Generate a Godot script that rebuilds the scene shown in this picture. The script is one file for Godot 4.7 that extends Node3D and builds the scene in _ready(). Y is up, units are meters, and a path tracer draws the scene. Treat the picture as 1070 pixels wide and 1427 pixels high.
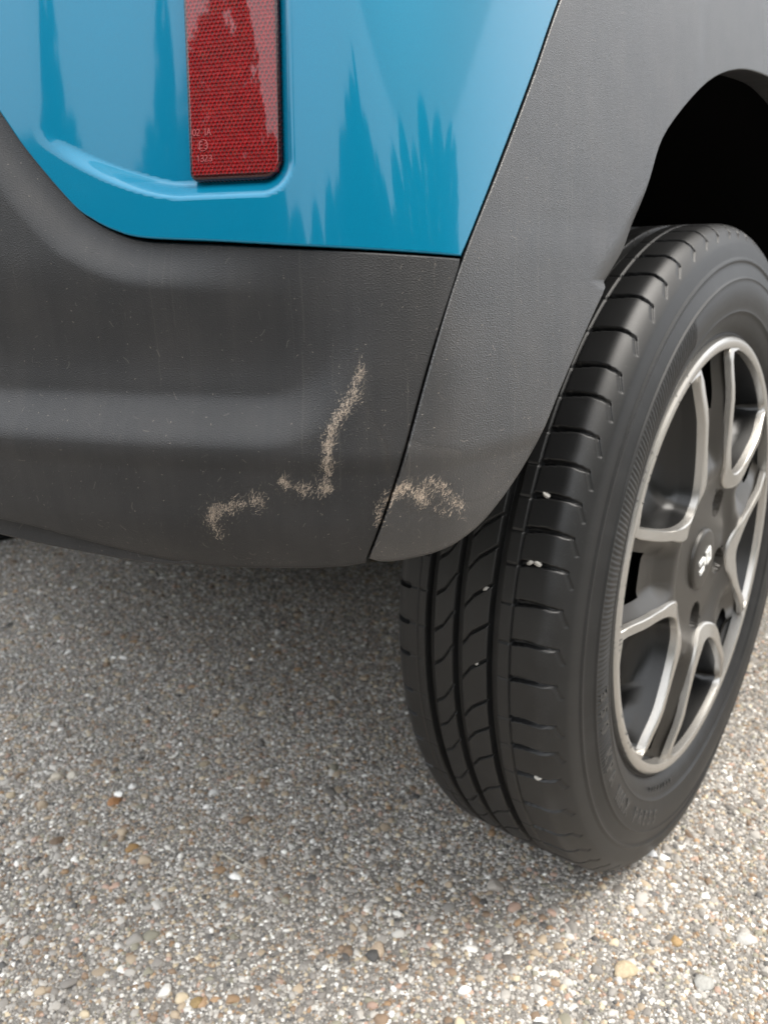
extends Node3D
# Rear right corner of a parked hatchback on exposed-aggregate concrete, under an overcast sky.
# The axle of the right rear wheel runs along x; the car points to -z; its right side faces +x.

const RM := 0.45                       # metres of panel per radian round the body corner
const AXIS := Vector2(-0.25, 0.10)     # x, z of the upright line that the rear corner is curved about
const HUB_Y := 0.281

var planes := []                       # the facets of the body corner: normal x, z, tilt, distance
var blue_edge := PackedVector2Array()  # lower edge of the painted bumper, in (u, y)
var arch_edge := PackedVector2Array()  # edge of the wheel opening, in (u, y)
var rng := RandomNumberGenerator.new()
var mats := {}

# ---------------------------------------------------------------- naming and materials

func obj(called: String, mesh: Mesh, m: Material, parent: Node = self) -> MeshInstance3D:
	var o := MeshInstance3D.new()
	o.name = called
	o.mesh = mesh
	if m:
		o.material_override = m
	parent.add_child(o, true)
	return o

func tag(o: Node, label: String, category := "", group := "", kind := "") -> void:
	if label: o.set_meta("label", label)
	if category: o.set_meta("category", category)
	if group: o.set_meta("group", group)
	if kind: o.set_meta("kind", kind)

func lin(r: float, g: float, b: float) -> Color:
	return Color(r, g, b).linear_to_srgb()

func mat(called: String, c: Color, rough: float, metal := 0.0) -> StandardMaterial3D:
	var m := StandardMaterial3D.new()
	m.resource_name = called
	m.albedo_color = c
	m.roughness = rough
	m.metallic = metal
	m.cull_mode = BaseMaterial3D.CULL_DISABLED
	mats[called] = m
	return m

func noise(seed_: int, freq: float, kind := FastNoiseLite.TYPE_SIMPLEX_SMOOTH, oct := 3) -> FastNoiseLite:
	var n := FastNoiseLite.new()
	n.seed = seed_
	n.frequency = freq
	n.noise_type = kind
	n.fractal_octaves = oct
	return n

func noise_tex(n: FastNoiseLite, size: int, lo: Color, hi: Color, as_normal := false, bump := 4.0) -> NoiseTexture2D:
	var t := NoiseTexture2D.new()
	t.width = size
	t.height = size
	t.seamless = true
	t.noise = n
	t.as_normal_map = as_normal
	t.bump_strength = bump
	if not as_normal:
		var g := Gradient.new()
		g.set_color(0, lo)
		g.set_color(1, hi)
		t.color_ramp = g
	return t

# ---------------------------------------------------------------- mesh helpers

func commit(v: PackedVector3Array, n: PackedVector3Array, idx: PackedInt32Array, uv := PackedVector2Array(), col := PackedColorArray()) -> ArrayMesh:
	var a := []
	a.resize(Mesh.ARRAY_MAX)
	a[Mesh.ARRAY_VERTEX] = v
	a[Mesh.ARRAY_NORMAL] = n
	if uv.size(): a[Mesh.ARRAY_TEX_UV] = uv
	if col.size(): a[Mesh.ARRAY_COLOR] = col
	a[Mesh.ARRAY_INDEX] = idx
	var m := ArrayMesh.new()
	m.add_surface_from_arrays(Mesh.PRIMITIVE_TRIANGLES, a)
	return m

# rings of points joined to a skin; `closed` joins the last point of each ring to its first
func loft(rings: Array, closed: bool, smooth := true, cap_last := false) -> ArrayMesh:
	var st := SurfaceTool.new()
	st.begin(Mesh.PRIMITIVE_TRIANGLES)
	var n: int = rings[0].size()
	for r in rings.size() - 1:
		st.set_smooth_group(0 if smooth else r + 1)
		for i in (n if closed else n - 1):
			var j := (i + 1) % n
			for p in [rings[r][i], rings[r][j], rings[r + 1][j], rings[r][i], rings[r + 1][j], rings[r + 1][i]]:
				st.add_vertex(p)
	if cap_last:
		var last: Array = rings[-1]
		var mid := Vector3.ZERO
		for p in last: mid += p
		mid /= n
		for i in n:
			for p in [last[i], last[(i + 1) % n], mid]:
				st.add_vertex(p)
	st.index()
	st.generate_normals()
	return st.commit()

# a profile of (x, radius) turned about the axle; hard edges where a profile point is given twice
func lathe(profile: Array, steps := 160) -> ArrayMesh:
	var v := PackedVector3Array()
	var nn := PackedVector3Array()
	var idx := PackedInt32Array()
	var m := profile.size()
	for k in steps + 1:
		var a := TAU * k / steps
		for i in m:
			var p: Vector2 = profile[i]
			var d0: Vector2 = (p - profile[i - 1]) if i > 0 else Vector2.ZERO
			var d1: Vector2 = (profile[i + 1] - p) if i < m - 1 else Vector2.ZERO
			if d0.length() < 1e-6: d0 = d1
			if d1.length() < 1e-6: d1 = d0
			var t := (d0.normalized() + d1.normalized()).normalized()
			v.append(Vector3(p.x, p.y * sin(a), p.y * cos(a)))
			nn.append(Vector3(-t.y, t.x * sin(a), t.x * cos(a)))
	for k in steps:
		for i in m - 1:
			var q := k * m + i
			idx.append_array([q, q + m, q + 1, q + 1, q + m, q + m + 1])
	return commit(v, nn, idx)

func box(size: Vector3, chamfer := 0.0) -> ArrayMesh:
	var st := SurfaceTool.new()
	st.begin(Mesh.PRIMITIVE_TRIANGLES)
	st.set_smooth_group(-1)
	var h := size / 2.0
	var c := minf(chamfer, h[h.min_axis_index()] * 0.9)
	var face := func(pts: Array):
		var nrm: Vector3 = (pts[1] - pts[0]).cross(pts[2] - pts[0])
		if nrm.dot(pts[0] + pts[1] + pts[2]) > 0.0: pts.reverse()
		for k in range(1, pts.size() - 1):
			for p in [pts[0], pts[k], pts[k + 1]]: st.add_vertex(p)
	for ax in 3:
		var b := (ax + 1) % 3
		var d := (ax + 2) % 3
		for s in [-1, 1]:
			var pts := []
			for q in [[-1, -1], [1, -1], [1, 1], [-1, 1]]:
				var p := Vector3.ZERO
				p[ax] = s * h[ax]; p[b] = q[0] * (h[b] - c); p[d] = q[1] * (h[d] - c)
				pts.append(p)
			face.call(pts)
			if c > 0.0:
				for s2 in [-1, 1]:
					var e := []
					for q in [[-1, 0], [1, 0], [1, 1], [-1, 1]]:
						var p := Vector3.ZERO
						p[d] = q[0] * (h[d] - c)
						p[ax] = s * (h[ax] if q[1] == 0 else h[ax] - c)
						p[b] = s2 * (h[b] - c if q[1] == 0 else h[b])
						e.append(p)
					face.call(e)
	if c > 0.0:
		for sx in [-1, 1]:
			for sy in [-1, 1]:
				for sz in [-1, 1]:
					face.call([Vector3(sx * h.x, sy * (h.y - c), sz * (h.z - c)), Vector3(sx * (h.x - c), sy * h.y, sz * (h.z - c)), Vector3(sx * (h.x - c), sy * (h.y - c), sz * h.z)])
	st.generate_normals()
	return st.commit()

# smooth line through points; the first and last keep their places
func spline(pts: Array, per := 6) -> PackedVector2Array:
	var out := PackedVector2Array()
	for i in pts.size() - 1:
		var a: Vector2 = pts[maxi(i - 1, 0)]
		var b: Vector2 = pts[i]
		var c: Vector2 = pts[i + 1]
		var d: Vector2 = pts[mini(i + 2, pts.size() - 1)]
		for k in per:
			out.append(b.cubic_interpolate(c, a, d, float(k) / per))
	out.append(pts[-1])
	return out

func join(parts: Array) -> PackedVector2Array:
	var out := PackedVector2Array()
	for p in parts:
		for q in p:
			if out.is_empty() or out[-1].distance_to(q) > 0.0004:
				out.append(q)
	if out[0].distance_to(out[-1]) < 0.0004: out.remove_at(out.size() - 1)
	return out

func uy(pairs: Array) -> Array:     # (angle round the corner, height) -> (u, y)
	var out := []
	for p in pairs: out.append(Vector2(p[0] * RM, p[1]))
	return out

func line_dist(p: Vector2, l: PackedVector2Array) -> float:
	var best := 9.0
	for i in l.size() - 1:
		var a := l[i]
		var ab := l[i + 1] - a
		var t := clampf((p - a).dot(ab) / maxf(ab.length_squared(), 1e-12), 0.0, 1.0)
		best = minf(best, p.distance_squared_to(a + ab * t))
	return sqrt(best)

# ---------------------------------------------------------------- the body corner

func make_planes() -> void:
	for f in [[89.5, 0.0885, 0.30, 0.09], [74.0, 0.0844, 0.4596, 0.16], [50.0, 0.058, 0.491, 0.09], [22.0, 0.058, 0.491, 0.07], [7.0, -0.12, 0.5629, 0.06], [0.0, -0.5, 0.585, 0.06]]:
		var a := deg_to_rad(f[0])
		planes.append(PackedFloat64Array([sin(a), cos(a), f[3], (f[1] - AXIS.x) * sin(a) + (f[2] - AXIS.y) * cos(a)]))

func body_radius(phi: float, y: float) -> float:
	var s := sin(phi)
	var c := cos(phi)
	var acc := 0.0
	for q: PackedFloat64Array in planes:
		var den := q[0] * s + q[1] * c
		if den > 0.02:
			acc += exp(-230.0 * minf((q[3] - q[2] * (y - 0.521)) / den, 3.0))
	return -log(acc) / 230.0

func body(u: float, y: float, off: float) -> Vector3:
	var phi := u / RM
	var r := body_radius(phi, y) + off
	return Vector3(AXIS.x + r * sin(phi), y, AXIS.y + r * cos(phi))

func flat(_u: float, _y: float) -> float:
	return 0.0

# painted bumper: a pocket round the reflector whose floor runs out flush to the left
func paint_form(u: float, y: float) -> float:
	if u < 0.17 or u > 0.30 or y > 0.74: return 0.0
	var low := 0.5535 + 0.0225 * pow(maxf(0.0, (0.246 - u) / 0.06), 1.6)
	var a := 0.2898 - u
	var b := y - low
	var r := 0.013
	var inside := minf(a, b)
	if a < r and b < r: inside = r - Vector2(r - a, r - b).length()
	var deep := 0.0085 * smoothstep(0.182, 0.243, u)
	return -deep * smoothstep(0.0, 0.0075, inside)

# grey bumper: bevel up to the left edge of the paint, dished panel above a ledge, tuck under below
func grey_form(u: float, y: float) -> float:
	var d := 0.0
	var lift := 0.0075 * (1.0 - smoothstep(0.212, 0.300, u))
	if lift > 0.0:
		d += lift * smoothstep(0.001, 0.019, line_dist(Vector2(u, y), blue_edge))
	var a := 0.322 - u
	var b := y - 0.4585
	var r := 0.050
	var inside := minf(a, b)
	if a < r and b < r: inside = r - Vector2(r - a, r - b).length()
	var fade := lerpf(1.0, 0.35, smoothstep(0.485, 0.535, y))
	fade *= smoothstep(-0.004, 0.05, a)
	d -= 0.0105 * smoothstep(-0.002, 0.020, inside) * fade
	var tuck := maxf(0.0, 0.4585 - y)
	d -= 0.20 * tuck * smoothstep(0.0, 0.012, tuck)
	var low := maxf(0.0, 0.428 - y)
	return d - 12.0 * low * low

# wheel-arch trim: tuck under at its foot and a flattened stretch beside the opening
func arch_form(u: float, y: float) -> float:
	var d := 0.0
	if u < 0.45:
		var tuck := maxf(0.0, 0.4585 - y)
		d -= 0.20 * tuck * smoothstep(0.0, 0.012, tuck)
		var low := maxf(0.0, 0.428 - y)
		d -= 12.0 * low * low
	if y > 0.50 and y < 0.60 and u > 0.42 and u < 0.56:
		var e := line_dist(Vector2(u, y), arch_edge)
		var wide := 0.017 * smoothstep(0.588, 0.55, y) * smoothstep(0.517, 0.524, y)
		if wide > 0.0005:
			d -= 22.0 * pow(maxf(0.0, wide - e), 2.0)
	return d

# a panel: the outline (u, y) cut out of the body surface, with a rounded edge and a returned rim
func panel(outline: PackedVector2Array, form: Callable, du: float, dy: float, lift: float, edge: float, rim: float, uv_at: Vector2, uv_span: float) -> ArrayMesh:
	var area := 0.0
	for i in outline.size(): area += outline[i].cross(outline[(i + 1) % outline.size()])
	if area < 0.0: outline.reverse()
	var n := outline.size()
	var normals := PackedVector2Array()
	var inner := PackedVector2Array()
	for i in n:
		var t0 := (outline[i] - outline[(i - 1 + n) % n]).normalized()
		var t1 := (outline[(i + 1) % n] - outline[i]).normalized()
		var o0 := Vector2(t0.y, -t0.x)
		var o1 := Vector2(t1.y, -t1.x)
		var o := (o0 + o1).normalized()
		normals.append(o)
		inner.append(outline[i] - o * edge / maxf(0.35, o.dot(o0)))
	var v := PackedVector3Array()
	var nn := PackedVector3Array()
	var uv := PackedVector2Array()
	var idx := PackedInt32Array()
	var put := func(p: Vector2, turn := Vector2.ZERO, sunk := 0.0, at := p) -> int:
		var e := 0.0007
		var f: float = form.call(p.x, p.y)
		var c := body(at.x, at.y, f + lift - sunk)
		var c0 := body(p.x, p.y, f)
		var tu := body(p.x + e, p.y, form.call(p.x + e, p.y)) - c0
		var tv := body(p.x, p.y + e, form.call(p.x, p.y + e)) - c0
		var nrm := tu.cross(tv).normalized()
		if turn.x != 0.0 or turn.y != 0.0:
			var k := turn.length()
			var out := (tu.normalized() * turn.x + tv.normalized() * turn.y).normalized()
			nrm = (nrm * sqrt(maxf(0.0, 1.0 - k * k)) + out * k).normalized()
		v.append(c)
		nn.append(nrm)
		uv.append(Vector2((at.x - uv_at.x) / uv_span, 1.0 - (at.y - uv_at.y) / uv_span))
		return v.size() - 1
	var lo := inner[0]
	var hi := inner[0]
	for p in inner:
		lo = lo.min(p); hi = hi.max(p)
	var cols := int(ceil((hi.x - lo.x) / du)) + 1
	var rows := int(ceil((hi.y - lo.y) / dy)) + 1
	var within := PackedByteArray()
	within.resize(cols * rows)
	var at := PackedInt32Array()
	at.resize(cols * rows)
	at.fill(-1)
	for j in rows:
		for i in cols:
			within[j * cols + i] = 1 if Geometry2D.is_point_in_polygon(lo + Vector2(i * du, j * dy), inner) else 0
	# boundary cells are those that a side of the outline passes
	var crossed := {}
	for i in n:
		var a := inner[i]
		var b := inner[(i + 1) % n]
		var steps := int(ceil(a.distance_to(b) / (minf(du, dy) * 0.4))) + 1
		for k in steps + 1:
			var p := (a.lerp(b, float(k) / steps) - lo) / Vector2(du, dy)
			crossed[int(p.y) * cols + int(p.x)] = true
	for j in rows - 1:
		for i in cols - 1:
			var q := j * cols + i
			var full := within[q] + within[q + 1] + within[q + cols] + within[q + cols + 1]
			if full == 4 and not crossed.has(q):
				for k in [q, q + 1, q + cols, q + cols + 1]:
					if at[k] < 0: at[k] = put.call(lo + Vector2((k % cols) * du, (k / cols) * dy))
				idx.append_array([at[q], at[q + cols], at[q + 1], at[q + 1], at[q + cols], at[q + cols + 1]])
			elif full > 0 or crossed.has(q):
				var c := lo + Vector2(i * du, j * dy)
				for poly: PackedVector2Array in Geometry2D.intersect_polygons(PackedVector2Array([c, c + Vector2(du, 0), c + Vector2(du, dy), c + Vector2(0, dy)]), inner):
					var tri := Geometry2D.triangulate_polygon(poly)
					var ids := []
					for p in poly: ids.append(put.call(p))
					for t in range(0, tri.size(), 3):
						var a := poly[tri[t]]
						var flip := (poly[tri[t + 1]] - a).cross(poly[tri[t + 2]] - a) > 0.0
						idx.append_array([ids[tri[t]], ids[tri[t + 2 if flip else t + 1]], ids[tri[t + 1 if flip else t + 2]]])
	var ring := []
	for k in 6:
		var ids := []
		for i in n:
			if k < 5:
				var a := PI / 2.0 * k / 4.0
				ids.append(put.call(inner[i], normals[i] * sin(a), edge * (1.0 - cos(a)), inner[i].lerp(outline[i], sin(a))))
			else:
				ids.append(put.call(inner[i], normals[i], rim, outline[i]))
		ring.append(ids)
	for k in 5:
		for i in n:
			var j := (i + 1) % n
			idx.append_array([ring[k][i], ring[k][j], ring[k + 1][j], ring[k][i], ring[k + 1][j], ring[k + 1][i]])
	return commit(v, nn, idx, uv)

# ---------------------------------------------------------------- textures with wear

const WEAR_AT := Vector2(0.09, 0.39)
const WEAR_SPAN := 0.34

func wear_texture(size: int) -> ImageTexture:
	var im := Image.create(size, size, false, Image.FORMAT_RGB8)
	var bytes := PackedByteArray()
	bytes.resize(size * size * 3)
	var blot := noise(11, 0.0075 * 1024 / size, FastNoiseLite.TYPE_SIMPLEX_SMOOTH, 4)
	var run := noise(12, 0.05 * 1024 / size, FastNoiseLite.TYPE_SIMPLEX_SMOOTH, 3)
	var fine := noise(13, 0.45, FastNoiseLite.TYPE_SIMPLEX, 2)
	var q := 0
	for j in size:
		var y := WEAR_AT.y + WEAR_SPAN * (1.0 - float(j) / size)
		var dust := clampf((0.50 - y) / 0.09, 0.0, 1.0)
		for i in size:
			var b := blot.get_noise_2d(i, j)
			var r := run.get_noise_2d(i, j * 0.05)
			var f := fine.get_noise_2d(i, j)
			var film := clampf(0.26 + 0.20 * dust + 0.55 * b + 0.28 * r, 0.0, 1.0)
			var s := 1.0 + 0.20 * f
			bytes[q] = int(clampf((36.0 + 21.0 * film) * s, 0, 255))
			bytes[q + 1] = int(clampf((36.5 + 18.5 * film) * s, 0, 255))
			bytes[q + 2] = int(clampf((38.5 + 16.0 * film) * s, 0, 255))
			q += 3
	im.set_data(size, size, false, Image.FORMAT_RGB8, bytes)
	var px := func(u: float, y: float) -> Vector2:
		return Vector2((u - WEAR_AT.x) / WEAR_SPAN, 1.0 - (y - WEAR_AT.y) / WEAR_SPAN) * size
	rng.seed = 77
	# scuffs: strokes of short pale scratches where the plastic was scraped
	var paths := [
		[[[0.3115, 0.489], [0.3085, 0.478], [0.303, 0.470], [0.2995, 0.461], [0.299, 0.452], [0.298, 0.4415]], 0.0024, 1150],
		[[[0.300, 0.4405], [0.292, 0.4405], [0.286, 0.441], [0.2815, 0.443]], 0.0020, 620],
		[[[0.2735, 0.4345], [0.267, 0.433], [0.260, 0.4305], [0.2545, 0.429], [0.2515, 0.4265]], 0.0026, 900],
		[[[0.2545, 0.428], [0.252, 0.4225], [0.2545, 0.418]], 0.0026, 210],
		[[[0.3225, 0.4375], [0.3265, 0.4405], [0.331, 0.438], [0.334, 0.435]], 0.0019, 460],
		[[[0.333, 0.438], [0.338, 0.442], [0.3415, 0.4395], [0.346, 0.434], [0.3505, 0.429]], 0.0024, 330],
		[[[0.321, 0.437], [0.318, 0.431], [0.3165, 0.425]], 0.0022, 130],
		[[[0.335, 0.434], [0.340, 0.431], [0.346, 0.426]], 0.0018, 60]]
	for path in paths:
		var pts := []
		for p in path[0]: pts.append(Vector2(p[0], p[1]))
		var curve := spline(pts, 12)
		var broken := noise(60 + paths.find(path), 420.0)
		# grime rubbed into the plastic round the scrape
		for k in 260:
			var c: Vector2 = curve[rng.randi_range(0, curve.size() - 1)] + Vector2(rng.randfn(0.0, 0.004), rng.randfn(-0.001, 0.004))
			var p: Vector2 = px.call(c.x, c.y)
			for t in 40:
				p += Vector2(rng.randfn(0.0, 1.0), rng.randfn(0.3, 1.0))
				if p.x > 1 and p.y > 1 and p.x < size - 2 and p.y < size - 2:
					im.set_pixelv(Vector2i(p), im.get_pixelv(Vector2i(p)).lerp(Color8(34, 31, 29), 0.16))
		# a wide faint graze round it
		for k in int(path[2] * 0.35):
			var c: Vector2 = curve[rng.randi_range(0, curve.size() - 1)] + Vector2(rng.randfn(0.0, 0.0055), rng.randfn(0.001, 0.0045))
			var p: Vector2 = px.call(c.x, c.y)
			var a := rng.randfn(1.2, 0.6)
			var pale := rng.randf_range(0.12, 0.5)
			for t in rng.randi_range(1, 7):
				p += Vector2(cos(a), -sin(a))
				if p.x > 1 and p.y > 1 and p.x < size - 2 and p.y < size - 2:
					im.set_pixelv(Vector2i(p), im.get_pixelv(Vector2i(p)).lerp(Color8(150, 138, 122), pale))
		for k in int(path[2] * 1.15):
			var c: Vector2 = curve[rng.randi_range(0, curve.size() - 1)]
			var strength := clampf(0.50 + 2.2 * broken.get_noise_2d(c.x * 0.9, c.y * 0.9), 0.05, 1.0)
			if rng.randf() > strength * 1.25: continue
			var thick: float = path[1] * (0.25 + 0.75 * strength)
			c += Vector2(rng.randfn(0.0, thick * 0.55), rng.randfn(0.0, thick * 0.95))
			var a: float = PI / 2.0 - 0.5 + rng.randfn(0.0, 0.55)
			var length := absf(rng.randfn(0.0, 0.0011)) + 0.0002
			var tone := rng.randf()
			var col := Color8(int(lerpf(122, 228, tone)), int(lerpf(109, 208, tone)), int(lerpf(96, 186, tone)))
			var p0: Vector2 = px.call(c.x, c.y)
			var p1: Vector2 = px.call(c.x + cos(a) * length, c.y + sin(a) * length)
			var steps := int(p0.distance_to(p1)) + 1
			var full := rng.randf_range(0.45, 1.0)
			for t in steps + 1:
				var p := p0.lerp(p1, float(t) / steps)
				if p.x > 1 and p.y > 1 and p.x < size - 2 and p.y < size - 2:
					for side in 2:
						var s := Vector2i(p) + Vector2i(side, 0)
						im.set_pixelv(s, im.get_pixelv(s).lerp(col, full * (1.0 - 0.6 * float(t) / (steps + 1))))
	# fibres, specks of grit and dark nicks all over
	for k in 3200:
		var p := Vector2(rng.randf() * size, (1.0 - pow(rng.randf(), 1.7)) * size)
		var kind := rng.randf()
		var a := rng.randf() * PI
		var length := rng.randf_range(1.0, 4.0) if kind < 0.85 else rng.randf_range(6.0, 22.0)
		var col := Color8(150, 140, 128) if kind < 0.55 else (Color8(28, 26, 25) if kind < 0.85 else Color8(104, 98, 92))
		for t in int(length) + 1:
			a += rng.randfn(0.0, 0.12)
			p += Vector2(cos(a), sin(a))
			if p.x > 1 and p.y > 1 and p.x < size - 2 and p.y < size - 2:
				im.set_pixelv(Vector2i(p), im.get_pixelv(Vector2i(p)).lerp(col, 0.75))
				if k % 3 == 0:
					im.set_pixelv(Vector2i(p) + Vector2i(1, 0), im.get_pixelv(Vector2i(p) + Vector2i(1, 0)).lerp(col, 0.75))
					im.set_pixelv(Vector2i(p) + Vector2i(0, 1), im.get_pixelv(Vector2i(p) + Vector2i(0, 1)).lerp(col, 0.6))
	# dried tide marks at the foot of the arch trim, and pale smears of mud
	for mark in [[[0.3915, 0.4445], [0.384, 0.438], [0.372, 0.4325], [0.360, 0.4300], [0.350, 0.4325], [0.343, 0.4375], [0.336, 0.4410], [0.329, 0.4470]], [[0.329, 0.4620], [0.336, 0.4585], [0.344, 0.4570], [0.350, 0.4545]], [[0.3135, 0.476], [0.318, 0.466], [0.3205, 0.459], [0.321, 0.451]], [[0.372, 0.4995], [0.378, 0.4900], [0.383, 0.4760], [0.390, 0.4600]]]:
		var pts := []
		for p in mark: pts.append(Vector2(p[0], p[1]))
		for c in spline(pts, 40):
			for t in 7:
				var p: Vector2 = px.call(c.x + rng.randfn(0.0, 0.0004), c.y + rng.randfn(0.0, 0.0003))
				im.set_pixelv(Vector2i(p), im.get_pixelv(Vector2i(p)).lerp(Color8(30, 28, 27), 0.45))
			for t in 10:
				var p: Vector2 = px.call(c.x + rng.randfn(0.0, 0.0006), c.y - absf(rng.randfn(0.0, 0.003)) - 0.0006)
				im.set_pixelv(Vector2i(p), im.get_pixelv(Vector2i(p)).lerp(Color8(96, 88, 78), 0.30))
	# rain tracks down the plastic
	for k in 130:
		var p := Vector2(rng.randf() * size, rng.randf() * size * 0.8)
		var length := rng.randf_range(30, 220) * size / 1024.0
		var dark := rng.randf() < 0.6
		var wide := rng.randi_range(1, 4)
		for t in int(length):
			p += Vector2(rng.randfn(0.0, 0.25), 1.0)
			for w in wide:
				var s := Vector2i(int(p.x) + w, int(p.y))
				if s.x > 1 and s.y > 1 and s.x < size - 2 and s.y < size - 2:
					var c := im.get_pixelv(s)
					im.set_pixelv(s, c.lerp(Color8(36, 35, 35) if dark else Color8(98, 93, 86), 0.26))
	return ImageTexture.create_from_image(im)

# honeycomb of the reflector's prisms
func prism_textures() -> Array:
	var w := 384
	var h := 1024
	var im := Image.create(w, h, false, Image.FORMAT_RGB8)
	var hgt := Image.create(w, h, false, Image.FORMAT_RGB8)
	var cell := 17.0
	var pale := noise(21, 0.012)
	for j in h:
		for i in w:
			var qx := float(i) / cell
			var qy := float(j) / (cell * 0.866 * 0.62)
			var row := int(floor(qy))
			var best := 9.0
			var second := 9.0
			var id := 0
			for dj in [-1, 0, 1]:
				var rr: int = row + dj
				var sx := 0.5 if rr % 2 else 0.0
				var cx: float = round(qx - sx) + sx
				for dx in [-1.0, 0.0, 1.0]:
					var d := Vector2(qx - cx - dx, (qy - rr) * 0.866).length()
					if d < best:
						second = best; best = d; id = int((cx + dx) * 2.0) * 131 + rr * 977
					elif d < second: second = d
			var edge := clampf((second - best) / 0.22, 0.0, 1.0)
			var tone := float((id * 7919) & 255) / 255.0
			var up := clampf(0.5 + 0.5 * sin(qx * 6.28 + qy * 2.1), 0.0, 1.0)
			var lum := lerpf(1.55, lerpf(0.74, 1.0, tone) * lerpf(0.8, 1.1, up), edge) * (1.0 + 0.10 * pale.get_noise_2d(i, j))
			var border := mini(mini(i, w - 1 - i), h - 1 - j)
			if border < 16: lum = 0.42
			im.set_pixel(i, j, Color(minf(0.44 * lum, 1.0), 0.02 * lum, 0.04 * lum))
			hgt.set_pixel(i, j, Color(best, best, best))
	hgt.bump_map_to_normal_map(6.0)
	return [ImageTexture.create_from_image(im), ImageTexture.create_from_image(hgt)]

# dust and worn specks on the tyre: round it (one turn of 90 degrees), then across it
func dust_texture() -> ImageTexture:
	var w := 1536
	var h := 512
	var im := Image.create(w, h, false, Image.FORMAT_RGB8)
	var big := noise(41, 0.012)
	var fine := noise(42, 0.25, FastNoiseLite.TYPE_SIMPLEX, 2)
	for j in h:
		var v := float(j) / h
		var worn := smoothstep(0.735, 0.79, v) * smoothstep(0.87, 0.81, v)
		var side := smoothstep(0.86, 0.93, v)
		for i in w:
			var a := TAU * i / w
			var b := big.get_noise_3d(cos(a) * 240.0, sin(a) * 240.0, j)
			var f := fine.get_noise_2d(i, j)
			var s := 0.365 + 0.045 * f + 0.05 * b + worn * maxf(0.0, 0.16 * b + 0.10 * f + 0.06) + side * (0.03 + 0.07 * maxf(0.0, b))
			im.set_pixel(i, j, Color(s * 0.99, s, s * 1.02))
	rng.seed = 808
	for k in 1500:
		var v := clampf(rng.randfn(0.80, 0.05), 0.3, 0.99) if k < 750 else rng.randf_range(0.2, 1.0)
		var p := Vector2(rng.randf() * w, v * h)
		var tone := rng.randf_range(0.45, 0.85) if rng.randf() < 0.7 else 0.2
		var a := rng.randf() * TAU
		for t in rng.randi_range(1, 5):
			p += Vector2(cos(a) * 1.2, sin(a))
			if p.x > 0 and p.y > 0 and p.x < w - 1 and p.y < h - 1:
				im.set_pixelv(Vector2i(p), im.get_pixelv(Vector2i(p)).lerp(Color(tone, tone * 0.98, tone * 0.94), 0.7))
	return ImageTexture.create_from_image(im)

# ---------------------------------------------------------------- wheel

const PITCH := [-95.0, -89.5, -84.2, -78.4, -73.0, -67.3, -61.8, -56.6, -50.8, -44.6, -38.4, -32.3, -25.6, -18.8, -13.6, -9.0, -2.7, 2.5, 7.9, 13.1, 17.5, 22.0, 26.4, 31.0, 36.1, 40.6, 46.8, 53.3, 58.6, 64.0, 70.0, 75.4, 80.6, 86.4, 91.2, 96.0, 101.2, 106.8, 111.6, 116.4, 122.0, 127.4, 132.0, 137.2, 142.6, 148.0, 153.0, 158.2, 164.0]

func crown(x: float) -> float:
	var r := 0.2907 - 0.35 * x * x
	var t := maxf(0.0, absf(x) - (0.049 if x > 0.0 else 0.0565)) / 0.018
	return r - 0.0150 * pow(t, 2.15)

func groove(d: float, half: float, wall: float) -> float:
	return 1.0 - smoothstep(half, half + wall, d)

func tread_cut(x: float, deg: float, near: PackedFloat32Array) -> float:
	var cut := 0.0
	for c in [[-0.0353, 0.0031], [-0.0114, 0.0031], [0.0168, 0.0033]]:
		var d := absf(x - c[0])
		if d < 0.0055: cut = maxf(cut, 0.0062 * groove(d, c[1], 0.0009))
	cut = maxf(cut, 0.0016 * groove(absf(x - 0.0302), 0.0005, 0.0006))
	cut = maxf(cut, 0.0012 * groove(absf(x + 0.0467), 0.0004, 0.0006))
	var mm := 0.00506          # metres per degree at the tread
	for k in near:
		if x > 0.0305:
			var bow := 0.35 * sin((x - 0.0305) / 0.031 * PI)
			if x < 0.0612:
				var half := lerpf(0.00165, 0.00065, (x - 0.0305) / 0.030)
				cut = maxf(cut, lerpf(0.0042, 0.0020, (x - 0.0305) / 0.030) * groove(absf(deg - k - bow) * mm, half, 0.0006))
			if x > 0.0585:
				var a := Vector2(0.0605, k * mm)
				var b := Vector2(0.0638, (k - 2.1) * mm)
				var p := Vector2(x, deg * mm)
				var t := clampf((p - a).dot(b - a) / (b - a).length_squared(), 0.0, 1.0)
				cut = maxf(cut, 0.0012 * groove(p.distance_to(a.lerp(b, t)), 0.0004, 0.0008))
		elif x > 0.0200:
			cut = maxf(cut, 0.0010 * groove(absf(deg - k + 0.3) * mm, 0.0003, 0.0006))
		elif x > -0.0080 and x < 0.0136:
			var o := (x * 275.0 if x < 0.0 else x * 152.0) - 0.4
			cut = maxf(cut, 0.0030 * groove(absf(deg - k - o) * mm, 0.00055, 0.0006))
		elif x > -0.0320 and x < -0.0146:
			var s := x + 0.024
			var o := (s * 150.0 if s < 0.0 else s * 310.0) - 0.6
			cut = maxf(cut, 0.0028 * groove(absf(deg - k - o) * mm, 0.0005, 0.0006))
		elif x < -0.0540:
			cut = maxf(cut, 0.0032 * groove(absf(deg - k + 1.6) * mm, 0.0011, 0.0007))
		elif x < -0.0390:
			cut = maxf(cut, 0.0008 * groove(absf(deg - k + 1.6) * mm, 0.0003, 0.0006))
	return cut

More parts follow.
